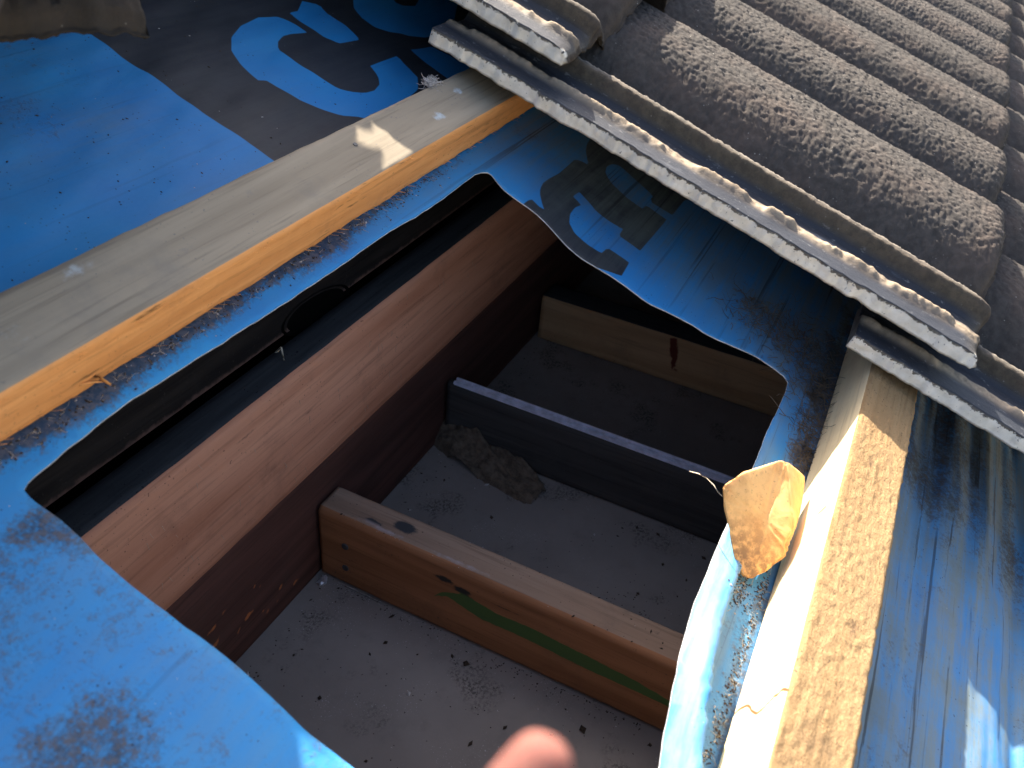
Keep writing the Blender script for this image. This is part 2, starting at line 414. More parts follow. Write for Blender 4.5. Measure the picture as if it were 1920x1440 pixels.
# outline of the cut hole and of the printed letters, in metres on the roof (u, s)
HOLE = [[0.4792, -0.0538], [0.4165, -0.0555], [0.3751, -0.0534], [0.3119, -0.0531], [0.2487, -0.0519], [0.1916, -0.0503], [0.1688, -0.0509], [0.1469, -0.0522], [0.1363, -0.0545], [0.1366, -0.0708], [0.1358, -0.0827], [0.1344, -0.0913], [0.134, -0.1117], [0.1346, -0.1226], [0.1352, -0.1545], [0.133, -0.1893], [0.1332, -0.2095], [0.1313, -0.2368], [0.127, -0.2644], [0.1591, -0.3149], [0.1813, -0.3102], [0.2024, -0.3069], [0.2197, -0.3032], [0.2514, -0.2986], [0.2715, -0.2965], [0.2902, -0.2952], [0.314, -0.2956], [0.3417, -0.2963], [0.3748, -0.2964], [0.4117, -0.2984], [0.4529, -0.2985], [0.4924, -0.3004], [0.5086, -0.2995], [0.5118, -0.2952], [0.5094, -0.2722], [0.4941, -0.2373], [0.4921, -0.2254], [0.4801, -0.1955], [0.4787, -0.1678], [0.4769, -0.154], [0.4751, -0.1386], [0.4771, -0.129], [0.4813, -0.116], [0.4858, -0.1019], [0.4858, -0.0896], [0.4851, -0.0746], [0.4905, -0.0605], [0.4902, -0.0579]]
LETTER_C = [[0.4955, 0.0989], [0.4822, 0.1021], [0.4729, 0.1021], [0.464, 0.099], [0.4567, 0.093], [0.4553, 0.085], [0.4556, 0.0716], [0.4585, 0.0584], [0.4612, 0.0476], [0.4665, 0.0406], [0.4752, 0.0359], [0.4856, 0.0349], [0.4966, 0.0379], [0.5026, 0.0431], [0.5058, 0.0483], [0.5073, 0.0542], [0.5436, 0.0543], [0.5402, 0.0415], [0.5342, 0.0305], [0.5211, 0.0214], [0.4992, 0.0178], [0.4874, 0.0155], [0.4651, 0.0126], [0.4551, 0.0172], [0.4498, 0.022], [0.4396, 0.0279], [0.4309, 0.0388], [0.4251, 0.05], [0.4229, 0.0613], [0.4207, 0.0726], [0.4161, 0.075], [0.4178, 0.0902], [0.4229, 0.1022], [0.4348, 0.1126], [0.4517, 0.1195], [0.4733, 0.1233], [0.4892, 0.1201], [0.4941, 0.1131], [0.4959, 0.1084]]
LETTER_BAR = [[0.5027, 0.1211], [0.5126, 0.1207], [0.5278, 0.1288], [0.5392, 0.1215], [0.5331, 0.1098], [0.5337, 0.0962], [0.5315, 0.0795], [0.5061, 0.0804], [0.5017, 0.0897], [0.5032, 0.0996], [0.5031, 0.1073]]
LETTER_O = [[0.5772, 0.119], [0.5658, 0.1096], [0.5593, 0.0976], [0.5596, 0.0864], [0.5667, 0.0757], [0.5787, 0.0682], [0.5983, 0.063], [0.6203, 0.0608], [0.6464, 0.0659], [0.6905, 0.0871], [0.646, 0.0996], [0.6264, 0.0924], [0.6127, 0.0965], [0.6074, 0.1017], [0.6154, 0.1082]]
LETTER_STUB = [[0.5659, 0.0565], [0.5913, 0.0532], [0.5948, 0.0405], [0.5961, 0.0242], [0.5953, 0.0131], [0.558, 0.0114], [0.5621, 0.0344], [0.5641, 0.0461]]
LETTER_M = [[0.5778, -0.0882], [0.581, -0.0933], [0.5824, -0.0988], [0.5825, -0.1003], [0.5864, -0.0954], [0.5962, -0.0892], [0.6055, -0.0854], [0.6184, -0.0832], [0.6517, -0.0844], [0.6688, -0.1834], [0.6287, -0.1694], [0.5977, -0.1696], [0.594, -0.1494], [0.604, -0.1496], [0.6083, -0.1237], [0.6098, -0.1146], [0.6059, -0.11], [0.5966, -0.1084], [0.5877, -0.1113], [0.5809, -0.12], [0.577, -0.1369], [0.5779, -0.1497], [0.5862, -0.1504], [0.5868, -0.1686], [0.527, -0.1684], [0.5268, -0.1504], [0.5378, -0.1495], [0.5347, -0.1374], [0.5344, -0.1269], [0.5382, -0.1174], [0.5423, -0.1086], [0.5315, -0.1084], [0.5286, -0.117], [0.5202, -0.1153], [0.51, -0.1163], [0.5003, -0.1204], [0.4943, -0.1278], [0.4934, -0.1383], [0.4943, -0.1498], [0.505, -0.1505], [0.5053, -0.168], [0.4861, -0.1698], [0.4769, -0.154], [0.4685, -0.1437], [0.4683, -0.1082], [0.4859, -0.0898], [0.4967, -0.0905], [0.4937, -0.1041], [0.5001, -0.098], [0.5074, -0.0922], [0.5134, -0.0892], [0.5216, -0.0874], [0.5314, -0.0876], [0.5461, -0.089], [0.5608, -0.0888]]
BAND = [[0.3533, 0.1386], [0.3659, 0.0214]]


def lift(u): return np.clip(.018*(.43-np.asarray(u, float))/.2, 0, .02)
def sark_w(u, s):
    """height of the draped sheet over the roof plane"""
    u = np.asarray(u, float); s = np.asarray(s, float)
    und = (fbm(u*5, s*9, 3, 2)-.5)*.006 + (fbm(u*18, s*30, 3, 9)-.5)*.0022
    und = und*smooth(-.002, .03, np.abs(s+.0185)-.0185) * smooth(0, .02, np.abs(s+.348)-.018)
    w = -.0012+und
    hole_d = np.maximum(-sdf_poly(u, s, HOLE), 0)
    # loose strip between the hole and the lower batten curls up, then creases against the batten
    strip = (smooth(-.24, -.29, s)*smooth(-.335, -.322, s))
    prof = .35+.75*smooth(.0, .011, hole_d)-1.1*smooth(.0125, .0165, hole_d)
    w = w+strip*lift(u)*np.clip(prof, 0, 1.2)*.8
    # curled lips of the cut
    w = w+.0014*np.exp(-hole_d/.008)*smooth(.40, .48, u)*smooth(-.31, -.2, s)*(vnoise(s*22, u*3, 4)-.2)
    w = w-.003*np.exp(-hole_d/.02)*smooth(.2, .13, u)
    # sag and lengthwise puckers below the lower batten
    b = smooth(-.366, -.42, s)
    w = w-b*(.006+.006*smooth(-.40, -.55, s))+b*((fbm(u*3.2, s*70, 4, 11)-.5)*.012)
    # slack ripples at the upper left
    a = smooth(.01, .06, s)
    w = w+a*(fbm(u*7+s*6, s*26-u*8, 3, 21)-.5)*.007
    return w
def sark_print(u, s):
    """positive where the dark band and letters are printed"""
    bu = BAND[0][0]+(s-BAND[0][1])*(BAND[1][0]-BAND[0][0])/(BAND[1][1]-BAND[0][1])
    up = np.minimum(u-bu, s+.018)
    for L_ in (LETTER_C, LETTER_BAR, LETTER_O, LETTER_STUB): up = np.minimum(up, -sdf_poly(u, s, L_))
    return np.maximum(up, sdf_poly(u, s, LETTER_M))
def sark_dirt(u, s):
    dgt = -.34+0*u
    dgt = dgt+1.25*np.exp(-np.abs(s+.038)/.0075)*smooth(.0, -.04, s)*(.75+1.1*vnoise(u*30, s*3, 5))*smooth(.6, .3, u)
    dgt = dgt+smooth(.22, .12, u)*smooth(-.05, -.07, s)*(.46+.56*smooth(.3, .7, fbm(u*26, s*26, 4, 6)))
    dgt = dgt+.40*smooth(.05, .10, s)*smooth(.36, .30, u)*vnoise(u*15, s*25, 8)+.35*smooth(.02, .0, s)*smooth(0., .02, s)*0
    dgt = dgt+.25*smooth(.34, .26, u)*smooth(.0, .03, s)*vnoise(u*14, s*26, 18)
    dgt = dgt+1.1*smooth(-.302, -.326, s)*smooth(-.36, -.33, s)*vnoise(u*40, s*40, 7)
    dgt = dgt+smooth(-.36, -.38, s)*(.0+.75*fbm(u*4, s*75, 4, 15))
    dgt = dgt+.75*smooth(-.24, -.32, s)*smooth(.40, .56, u)*vnoise(u*20, s*20, 9)
    dgt = dgt+.5*np.exp(-((u-.56)/.03)**2-((s+.05)/.03)**2)
    return dgt
def sark_film(u, s):
    f_ = .10+.80*smooth(-.362, -.372, s)*(.65+.6*fbm(u*3, s*40, 3, 41))
    f_ = f_+.42*smooth(-.24, -.30, s)*smooth(-.36, -.34, s)
    f_ = f_+.60*smooth(.46, .58, u)*smooth(-.03, -.06, s)*smooth(-.37, -.35, s)
    f_ = f_+.22*smooth(.25, .1, u)*smooth(-.05, -.08, s)*fbm(u*18, s*18, 3, 44)*1.6+.25*smooth(-.036, -.04, s)*smooth(-.06, -.05, s)*smooth(.3, .5, u)
    f_ = f_+.30*smooth(.03, .09, s)*smooth(.36, .3, u)*fbm(u*12, s*30, 3, 45)*1.6
    return np.clip(f_, 0, .9)
def build_sarking():
    rng = np.random.default_rng(5)
    fu = np.arange(.0, .78, .0032); fs = np.arange(-.52, .16, .0032)
    U, S = np.meshgrid(fu, fs, indexing='ij'); P = np.stack([U.ravel(), S.ravel()], 1); P += rng.uniform(-.0006, .0006, P.shape)
    cu = np.arange(-.6, 2.81, .03); cs_ = np.arange(-.70, .561, .03)
    U, S = np.meshgrid(cu, cs_, indexing='ij'); Q = np.stack([U.ravel(), S.ravel()], 1)
    Q = Q[(Q[:, 0] < -.008) | (Q[:, 0] > .788) | (Q[:, 1] < -.528) | (Q[:, 1] > .168)]
    P = np.vstack([P, Q])
    # hole outline: smooth resample
    H = np.array(HOLE); n = len(H); loop = []
    for i in range(n):
        p0, p1, p2, p3 = H[i-1], H[i], H[(i+1) % n], H[(i+2) % n]
        k = max(1, int(np.hypot(*(p2-p1))/.003))
        for j in range(k):
            t = j/k
            cr = .5*((2*p1)+(-p0+p2)*t+(2*p0-5*p1+4*p2-p3)*t*t+(-p0+3*p1-3*p2+p3)*t**3)
            loop.append(.5*cr+.5*(p1+(p2-p1)*t))
    loop = np.array(loop); loop += (np.stack([fbm(np.arange(len(loop))*.4, np.zeros(len(loop)), 2, 3), fbm(np.arange(len(loop))*.4, np.ones(len(loop))*9, 2, 4)], 1)-.5)*.0008
    sd_ = sdf_poly(P[:, 0], P[:, 1], loop); P = P[sd_ < -.0016]
    pts = [Vector(p) for p in loop]+[Vector(p) for p in P]
    nl = len(loop); edges = [(i, (i+1) % nl) for i in range(nl)]
    vo, eo, fo = geometry.delaunay_2d_cdt(pts, edges, [], 0, 1e-6)[:3]
    vo = np.array([tuple(v) for v in vo]); fo = np.array([tuple(f_) for f_ in fo if len(f_) == 3])
    c = vo[fo].mean(1); keep = sdf_poly(c[:, 0], c[:, 1], loop) < 0; fo = fo[keep]
    a = vo[fo]; area = (a[:, 1, 0]-a[:, 0, 0])*(a[:, 2, 1]-a[:, 0, 1])-(a[:, 1, 1]-a[:, 0, 1])*(a[:, 2, 0]-a[:, 0, 0])
    fo[area < 0] = fo[area < 0][:, ::-1]
    u, s = vo[:, 0], vo[:, 1]; w = sark_w(u, s); N = len(vo)
    top = np.stack([u, s, w], 1); bot = top-np.array([0, 0, .0009])
    # boundary edges
    from collections import Counter
    cnt = Counter(); dire = {}
    for t in fo:
        for i in range(3):
            e = (int(t[i]), int(t[(i+1) % 3])); kk = (min(e), max(e)); cnt[kk] += 1; dire[kk] = e
    rim = [dire[k] for k, v in cnt.items() if v == 1]
    Tt = fo; Tb = fo[:, ::-1]+N
    Qr = np.array([(b, a_, a_+N, b+N) for a_, b in rim])
    mi = np.concatenate([np.full(len(Qr), 2), np.zeros(len(Tt)), np.ones(len(Tb))])
    pr = sark_print(u, s); di = sark_dirt(u, s); fi = sark_film(u, s)
    me = np_mesh('sarking', np.vstack([top, bot]), Qr, np.vstack([Tt, Tb]), [MAT['foil'], MAT['foil_back'], MAT['foil_rim']], mi,
                 {'print': ('FLOAT', np.concatenate([pr, pr])), 'dirt': ('FLOAT', np.concatenate([di, di])), 'film': ('FLOAT', np.concatenate([fi, fi]))})
    o = add('sarking_sheet', me, None, roof_matrix())
    tag(o, 'blue foil roof sarking with dark printed letters and a large cut hole', 'sarking')
build_sarking()

# ------------------------------------------------------------------ battens
def paint_b1(x, y, z, s):
    x = x-.6
    o = rgba(blobs(x, y, [(.325, .010, .010, .005, .40), (.325, -.003, .004, .012, .38), (.46, -.004, .01, .006, .6), (.5, .006, .008, .005, .6), (.16, .0, .012, .02, .42), (.20, .012, .015, .006, .5)], 0)*(s == 0), (.45, .50, .52))
    o = over(o, rgba(blobs(x, y, [(.30, .008, .03, .006, .42), (.24, -.004, .03, .008, .42), (.40, .012, .03, .004, .42), (.31, -.012, .03, .004, .40)], 0)*(s == 0), (.20, .19, .175)))
    return o
b1 = add('roof_batten', timber('roof_batten', 3.2, .037, .0285, [MAT['batten_top'], MAT['batten_side']], (0, 1, 1, 1), .0026, (.00018, .0006, .0003, .0009), .0012, paint_b1, 1, (90, 420)), None, roof_matrix(-.6, -.0185, .0003))
tag(b1, 'grey topped roof batten with orange sawn side crossing above the hole', 'batten')
def nail_head(name, parent, pos, nrm, rad=.0022):
    bm = bmesh.new(); r_ = bmesh.ops.create_cone(bm, cap_ends=True, segments=12, radius1=rad, radius2=rad*.8, depth=.0012)
    q = Vector(nrm).to_track_quat('Z', 'Y').to_matrix().to_4x4(); q.translation = Vector(pos)
    bmesh.ops.transform(bm, matrix=q, verts=bm.verts)
    return add(name, bm_mesh(name, bm, MAT['steel']), parent)
nail_head('nail', b1, (.9817, .005, .0286), (0, 0, 1), .0016)
# torn splinters along its lower edge
rng = random.Random(3); it = []
for i in range(150):
    x = .6+rng.uniform(.08, .6); y = -.0185; z = rng.choice([rng.uniform(.0005, .004), rng.uniform(.026, .0285)])
    l = rng.uniform(.001, .005); it.append([[(x, y+.0004, z), (x+l*.7, y-l*.25, z-l*.2), (x+l*1.5, y-l*.45, z-l*.5)], rng.uniform(.00008, .0002)])
it.append([[(.782, -.0180, .007), (.785, -.0205, .005), (.787, -.0235, .002)], .0010]); it.append([[(.776, -.0185, .006), (.781, -.0198, .005), (.7855, -.0212, .003)], .0008])
tag(strands('splinter', it, MAT['splinter'], b1), kind='stuff')

def paint_b2(x, y, z, s):
    x = x-.6
    o = rgba(blobs(x, z, [(.3745, .028, .0035, .006, .0)], 0)*(s == 1), (.2, .11, .05))
    # ragged check across the planed face and a knot scar
    crk = np.exp(-((x-(.247+.0035*np.sin(z*220)+.002*vnoise(z*400, z*0, 3)-.18*(z-.018)))/.0011)**2)*(s == 1)
    o = over(o, rgba(crk*.9, (.19, .08, .03)))
    o = over(o, rgba(np.exp(-((x-.374-.25*(z-.028))/.0016)**2-((z-.028)/.007)**2)*(s == 1)*.85, (.30, .17, .08)))
    o = over(o, rgba(blobs(x, y, [(.30, -.006, .012, .005, .55), (.42, .004, .01, .004, .55), (.36, .01, .006, .003, .55)], 0)*(s == 0), (.16, .10, .06)))
    return o
b2 = add('roof_batten', timber('roof_batten', 1.9, .0345, .0405, [MAT['rough_sawn'], MAT['pine_face']], (0, 1, 1, 0), .0011, (.0008, .00012, .0003, .0010), .0012, paint_b2, 2, (240, 640)), None, roof_matrix(-.6, -.3475, .0003))
tag(b2, 'pale sunlit roof batten with rough sawn top right of the hole', 'batten')
nail_head('nail', b2, (1.145, .010, .0408), (0, 0, 1), .0015)

# ------------------------------------------------------------------ timbers inside the eave
YF = .003                                    # face of the red timber
def world_m(x, y, z): return Matrix.Translation((x, y, z))
def along_y(x, y, z):                        # local x -> -Y, local y -> X
    mm = Matrix.Rotation(-math.pi/2, 4, 'Z'); mm.translation = Vector((x, y, z)); return mm
def paint_red(x, y, z, s):
    x = x-.5
    return rgba(blobs(x, z, [(.36, .055, .008, .003, .55), (.42, .05, .006, .004, .6), (.25, .04, .012, .003, .5), (.3, .075, .02, .003, .5)], 0)*(s == 3), (.10, .035, .025))
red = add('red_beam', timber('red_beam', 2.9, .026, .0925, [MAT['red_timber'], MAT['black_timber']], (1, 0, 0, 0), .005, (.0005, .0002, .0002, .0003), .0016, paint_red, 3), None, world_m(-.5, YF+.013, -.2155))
tag(red, 'reddish brown beam with dark dusty top running below the upper batten', 'beam')
def paint_low(x, y, z, s):
    x = x-.5
    it = []
    rg = random.Random(9)
    for i in range(26):
        cx = rg.uniform(.25, .335); cz = .050-(cx-.25)*.1+rg.uniform(-.03, .012)
        it.append((cx, cz, rg.uniform(.002, .006), rg.uniform(.0008, .0022), rg.uniform(.6, .95)))
    return rgba(blobs(x, z, it, 0)*(s == 3), (.50, .17, .06))
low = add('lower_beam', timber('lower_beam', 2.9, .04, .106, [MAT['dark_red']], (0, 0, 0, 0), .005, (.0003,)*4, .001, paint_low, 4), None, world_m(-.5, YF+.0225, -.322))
tag(low, 'dark reddish board with orange scuffs standing on the eaves lining', 'beam')
def paint_back(x, y, z, s):
    return rgba(np.exp(-((z-.0045)/.0035)**2)*(s == 3)*.75, (.14, .085, .072))
back = add('back_beam', timber('back_beam', 2.9, .04, .118, [MAT['dark_beam']], (0, 0, 0, 0), .005, (.0003,)*4, .003, paint_back, 5), None, world_m(-.5, YF+.0275+.02, -.1215))
tag(back, 'blackened beam with an oval knot hidden behind the red beam', 'beam')
# oval knot, a little proud with a groove round it
KX, KZ = .41, -.117
V = []; Q = []; NR, NA = 9, 40
for i in range(NR):
    rr = i/(NR-1)
    for j in range(NA):
        an = j/NA*2*math.pi
        h = .0012*(1-rr**2) if rr < .85 else -.0009+.0012*(rr-.85)/.15
        ex, ez = .038*rr*math.cos(an), .0135*rr*math.sin(an)
        V.append((KX+.5+ex, -.0202-h, KZ+.1215+ez-ex*.10))
for i in range(NR-1):
    for j in range(NA): Q.append((i*NA+j, i*NA+(j+1) % NA, (i+1)*NA+(j+1) % NA, (i+1)*NA+j))
kn = add('knot', np_mesh('knot', V, Q, None, [wood('dark_knot', (.055, .045, .04), (.024, .021, .02), rings=.8, grain=2.4)]), back)
# wall plate closing the eave behind the beams
add_wall = add('wall_lining', bm_mesh('wall_lining', box_bm(-.6, 2.6, (.075), .095, -.5, .018), MAT['dark_beam'])); tag(add_wall, kind='structure')

for x0, x1, lab in ((-.6, .5565, 'near grey eaves lining sheet scattered with dark crumbs'), (.5595, 2.6, 'far grey eaves lining sheet beyond the white joint strip')):
    o = add('eaves_sheet', bm_mesh('eaves_sheet', box_bm(0, x1-x0, -.66, .072, -.006, 0, .0008), MAT['soffit']), None, world_m(x0, 0, -.322)); tag(o, lab, 'lining sheet', 'eaves lining sheets')

# near noggin: nails, green paint stroke, black smears
GREEN = [(.0954, .0324), (.1065, .039), (.1335, .0314), (.175, .0318), (.2151, .0295), (.2533, .0299), (.2764, .0291), (.33, .028), (.33, .034), (.2752, .0353), (.2476, .0405), (.2093, .043), (.1735, .0452), (.1451, .0443), (.1197, .0486), (.1029, .0414)]
def paint_n1(x, y, z, s):
    xx = x-.002
    f_ = (s == 3)
    zz = np.where(f_, z, -1.0)
    gs = sdf_poly(xx, zz, [(a_, b_) for a_, b_ in GREEN])
    o = rgba(smooth(-.0025, .0025, gs)*f_, (.09, .16, .05))
    a = blobs(xx, z, [(.103, .055, .012, .0035, .8), (.118, .0515, .010, .004, .85), (.15, .052, .03, .0012, .6), (.185, .052, .02, .001, .55)], 0)*f_
    o = over(o, rgba(a, (.035, .032, .03)))
    a = blobs(xx, y, [(.040, -.006, .010, .004, .75), (.062, .001, .012, .006, .9), (.25, .004, .01, .004, .5)], 0)*(s == 0)
    o = over(o, rgba(a, (.05, .052, .056)))
    a = blobs(xx, y, [(.05, -.009, .035, .0035, .62), (.11, -.009, .05, .004, .55)], 0)*(s == 0)
    o = over(o, rgba(a, (.42, .34, .32)))
    return o
n1 = add('noggin', timber('noggin', .68, .028, .071, [MAT['noggin_top'], MAT['noggin']], (0, 1, 1, 1), .0025, (.0003, .0002, .0002, .0002), .003, paint_n1, 6), None, along_y(.362+.014, .002, -.3215))
tag(n1, 'nearest brown noggin with a green paint stroke and two nails', 'noggin', 'noggins across the eave')
nail_head('nail', n1, (.0225, -.0143, .0424), (0, -1, 0), .0033); nail_head('nail', n1, (.0222, -.0143, .0194), (0, -1, 0), .0033)
n2 = add('noggin', timber('noggin', .68, .009, .0655, [MAT['noggin_dark']], (0, 0, 0, 0), .005, (.0004,)*4, .0015, None, 7), None, along_y(.5525+.0045, .002, -.3215))
tag(n2, 'blackened noggin under the white plastic strip, middle of the eave', 'noggin', 'noggins across the eave')
bm = box_bm(.0, .67, -.0050, -.0008, .0656, .0682, .0005); box_bm(0, .67, .0004, .0030, .0656, .0692, .0004, bm)
st_ = add('joint_strip', bm_mesh('joint_strip', bm, MAT['pvc']), None, along_y(.5525+.0045, -.004, -.3215)); tag(st_, 'thin white plastic joint strip lying along the blackened noggin', 'strip')
def paint_n3(x, y, z, s):
    xc = .147+(z-.06)*-.22; wd = .0048-.0018*(z < .03)
    a = np.exp(-((x-xc)/wd)**2)*smooth(.008, .016, z)*(s == 3)*1.0
    return rgba(a, (.17, .035, .022))
n3 = add('noggin', timber('noggin', .68, .034, .055, [MAT['black_timber'], MAT['noggin_far']], (0, 1, 1, 1), .005, (.0004,)*4, .002, paint_n3, 8), None, along_y(.757+.017, .0, -.3215))
tag(n3, 'farthest tan noggin with a dark red run down its face', 'noggin', 'noggins across the eave')
fa = add('fascia', bm_mesh('fascia', box_bm(-.6, 2.6, -.70, -.67, -.36, -.285, .002), MAT['fascia'])); tag(fa, 'pale painted fascia board along the eave edge', 'fascia board')
for x in (-.6, 2.58):
    bm = bmesh.new(); vs = []
    for xx in (x, x+.02):
        vs.append([bm.verts.new((xx, y, z)) for y, z in ((-.66, -.322), (.07, -.322), (.07, .02), (-.66, -.286))])
    bm.faces.new(vs[0]); bm.faces.new(vs[1][::-1])
    for i in range(4): bm.faces.new((vs[0][i], vs[1][i], vs[1][(i+1) % 4], vs[0][(i+1) % 4]))
    o = add('end_board', bm_mesh('end_board', bm, MAT['fascia'])); tag(o, kind='structure')

# ------------------------------------------------------------------ roof tiles
COVER = .281; TLEN = .395
def tile_profile(x):
    z = np.zeros_like(x)
    z = z+.0040*np.exp(-((x-.0215)/.0045)**2)-.0035*smooth(.026, .030, x)*smooth(.048, .044, x)
    z = z+.0095*smooth(.0465, .0525, x)
    ph = np.abs(np.cos((x-.155)/.1403*math.pi))
    roll = .033*(1-(1-ph)**1.7)
    z = z+np.where(x > .075, roll, roll*smooth(.062, .085, x))*smooth(.055, .095, x)-.0165*smooth(.056, .082, x)
    return z
def make_tile(step, seed, dark=1.0):
    nx = int(.326/step); ny = int(TLEN/step)
    xs = np.linspace(0, .326, nx); ys = np.linspace(0, TLEN, ny)
    X, Y = np.meshgrid(xs, ys, indexing='ij')
    Z = tile_profile(X)-.0034*np.exp(-((X-.0215)/.0045)**2)*smooth(.62, .35, fbm(X/.02+3, Y/.016, 4, seed+12))
    worn = smooth(.053, .062, X); wall = smooth(.046, .049, X)*smooth(.057, .053, X); sand = np.exp(-((X-.0215)/.0042)**2)
    # granular, pitted weathering
    g1 = fbm(X/.0027, Y/.0027, 3, seed); g2 = vnoise(X/.0016, Y/.0016, seed+4); low_ = fbm(X/.03, Y/.03, 3, seed+9)
    pit = np.clip((.46-g1)*5, 0, 1)
    grit = np.random.default_rng(seed).random(X.shape)-.5
    d = worn*((g1-.5)*.0013+(g2-.5)*.0009+grit*.0009-pit*.0007+(low_-.5)*.0016)
    d = d+(1-worn)*((fbm(X/.006, Y/.02, 3, seed+2)-.5)*.0007+(low_-.5)*.0008)+wall*(g1-.5)*.0016+sand*((g1-.5)*.002)
    nose = np.clip(Y/.014, 0, 1); Z = Z+d-(1-np.sqrt(np.clip(1-(1-nose)**2, 0, 1)))*.011*(.35+.65*worn)
    # uneven tail and lip outline
    Yd = Y+np.clip(1-Y/.05, 0, 1)*((fbm(X/.02, X*0, 3, seed+6)-.5)*.006)
    Xd = X+np.clip(1-X/.006, 0, 1)*((fbm(Y/.008, Y*0+3, 4, seed+7)-.5)*.0048)
    th = np.where(X < .05, .0105, .012)
    Zb = np.where(X < .05, -.0105, tile_profile(X)-.012)+(fbm(X/.01, Y/.01, 2, seed+3)-.5)*.0012
    top = np.stack([Xd, Yd, Z], -1).reshape(-1, 3); bot = np.stack([Xd, Yd, np.minimum(Zb, Z-.002)], -1).reshape(-1, 3)
    # colour zones
    c_worn = np.array([.078, .070, .064]); c_slip = np.array([.034, .037, .046]); c_wall = np.array([.105, .085, .06]); c_sand = np.array([.46, .36, .25]); c_edge = np.array([.22, .19, .155])
    col = c_slip+(c_worn-c_slip)*worn[..., None]
    sandm = (sand*smooth(.25, .6, fbm(X/.012, Y/.03, 3, seed+8)+.18))[..., None]
    col = col*(1-sandm)+c_sand*sandm; col = col*(1-wall[..., None])+c_wall*wall[..., None]
    edge = np.exp(-((X-.0585)/.004)**2)[..., None]; col = col*(1-edge)+c_edge*edge
    tail = (np.clip(1-Y/.012, 0, 1)*.6)[..., None]; col = col*(1-tail)+np.array([.10, .085, .066])*tail
    gran = np.clip(worn+wall+sandm[..., 0]+edge[..., 0], 0, 1)
    rg = np.concatenate([col, gran[..., None]], -1).reshape(-1, 4)
    lip = smooth(.0045, .0015, X).reshape(-1)
    rb = rg.copy(); rb[:, :3] = np.where((X < .05).reshape(-1, 1), [.4, .37, .31], [.11, .095, .08]); rb[:, 3] = 1
    N = nx*ny
    i, j = np.meshgrid(np.arange(nx-1), np.arange(ny-1), indexing='ij'); a = (i*ny+j)
    Qt = np.stack([a, a+ny, a+ny+1, a+1], -1).reshape(-1, 4); Qb = Qt[:, ::-1]+N
    # side walls get rows of their own so the roughness carries round
    ring = np.concatenate([np.arange(nx)*ny, (nx-1)*ny+np.arange(1, ny), (np.arange(nx-2, -1, -1))*ny+ny-1, np.arange(ny-2, 0, -1)])
    V = [top, bot]; C_ = [rg, rb]; Lp = [lip, lip*0]; off = 2*N; prev = ring; Qs = []
    R = len(ring); K = 6; xr = X.reshape(-1)[ring]; yr = Y.reshape(-1)[ring]
    side = np.arange(R); is_lip = (xr < 1e-6); is_tail = (yr < 1e-6)
    for k in range(1, K+1):
        t = k/(K+1)
        if k <= K:
            p = top[ring]*(1-t)+bot[ring]*t
            b = (fbm(np.arange(R)*step/.004, np.full(R, t*3.0), 3, seed+5)-.5)
            p[:, 0] += np.where(is_lip, b*.0022, 0); p[:, 1] += np.where(is_tail & ~is_lip, b*.004-.002*math.sin(t*math.pi), 0)
            V.append(p); cc = rg[ring].copy(); cc[:, :3] = np.where(is_tail[:, None], [.065, .056, .046], [.2, .18, .15]); cc[:, 3] = 1  # tail face colour darkened to stand in for shade there
            C_.append(cc); Lp.append(is_lip.astype(float))
        cur = off+(k-1)*R+np.arange(R)
        Qs.append(np.stack([prev, np.roll(prev, -1), np.roll(cur, -1), cur], -1)[:, ::-1]); prev = cur
    last = ring+N; Qs.append(np.stack([prev, np.roll(prev, -1), np.roll(last, -1), last], -1)[:, ::-1])
    V = np.vstack(V); Qs = np.vstack(Qs)
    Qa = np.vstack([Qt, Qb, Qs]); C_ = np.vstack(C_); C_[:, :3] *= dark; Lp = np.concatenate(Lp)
    out = []
    lock = V[Qa][:, :, 0].mean(1) < .0468
    for nm, keep in (('roof_tile', ~lock), ('interlock_edge', lock)):
        q = Qa[keep]; used = np.unique(q); mp = np.zeros(len(V), int); mp[used] = np.arange(len(used))
        out.append(np_mesh(nm, V[used], mp[q], None, [MAT['tile']], None, {'paint': ('FLOAT_COLOR', C_[used]), 'lip': ('FLOAT', Lp[used])}))
    return out
T_FINE = [make_tile(.00115, 1), make_tile(.0015, 31)]
T_MID = [make_tile(.0028, 61), make_tile(.0028, 91)]
T_SHADE = make_tile(.0016, 121, .5)  # tile colours halved: deep shade of the top left corner painted in
def place_tile(me, u, s, w, k, label, group, yaw=0.0):
    o = add('roof_tile', me[0], None, roof_matrix(u, s, w, k, yaw)); tag(o, label, 'roof tile', group)
    add('interlock_edge', me[1], o); return o
GA, GB, GZ, GY = 'tiles of the sunlit course', 'tiles of the lowest course', 'tiles of the course above', 'tiles higher up the roof'
ORD = ('first', 'second', 'third', 'fourth', 'fifth', 'sixth', 'seventh', 'eighth')
for i in range(7):
    lab = 'corrugated concrete tile with exposed pale interlock edge beside the hole' if i == 0 else ORD[i]+' sunlit corrugated tile counted from the exposed edge at the hole'
    place_tile(T_FINE[0] if i in (0, 2) else T_FINE[1] if i in (1, 3) else T_MID[i % 2], .512+COVER*i, -.369, .0872, .098, lab, GA, (.004, -.003, .002, 0)[i % 4])
for i in range(7):
    place_tile(T_MID[i % 2] if i else T_FINE[1], .507+COVER*i, -.700, .0935, .100, 'shaded lower tile resting on the pale batten' if i == 0 else ORD[i]+' dark tile of the lowest course, below the sunlit tile noses', GB)
for i in range(5):
    place_tile(T_FINE[1] if i == 0 else T_MID[i % 2], .527+COVER*i, -.056, .0815, .098, 'upper tile with chipped pale edge overlapping the sunlit tile' if i == 0 else ORD[i]+' tile of the course lying above the sunlit tiles', GZ)
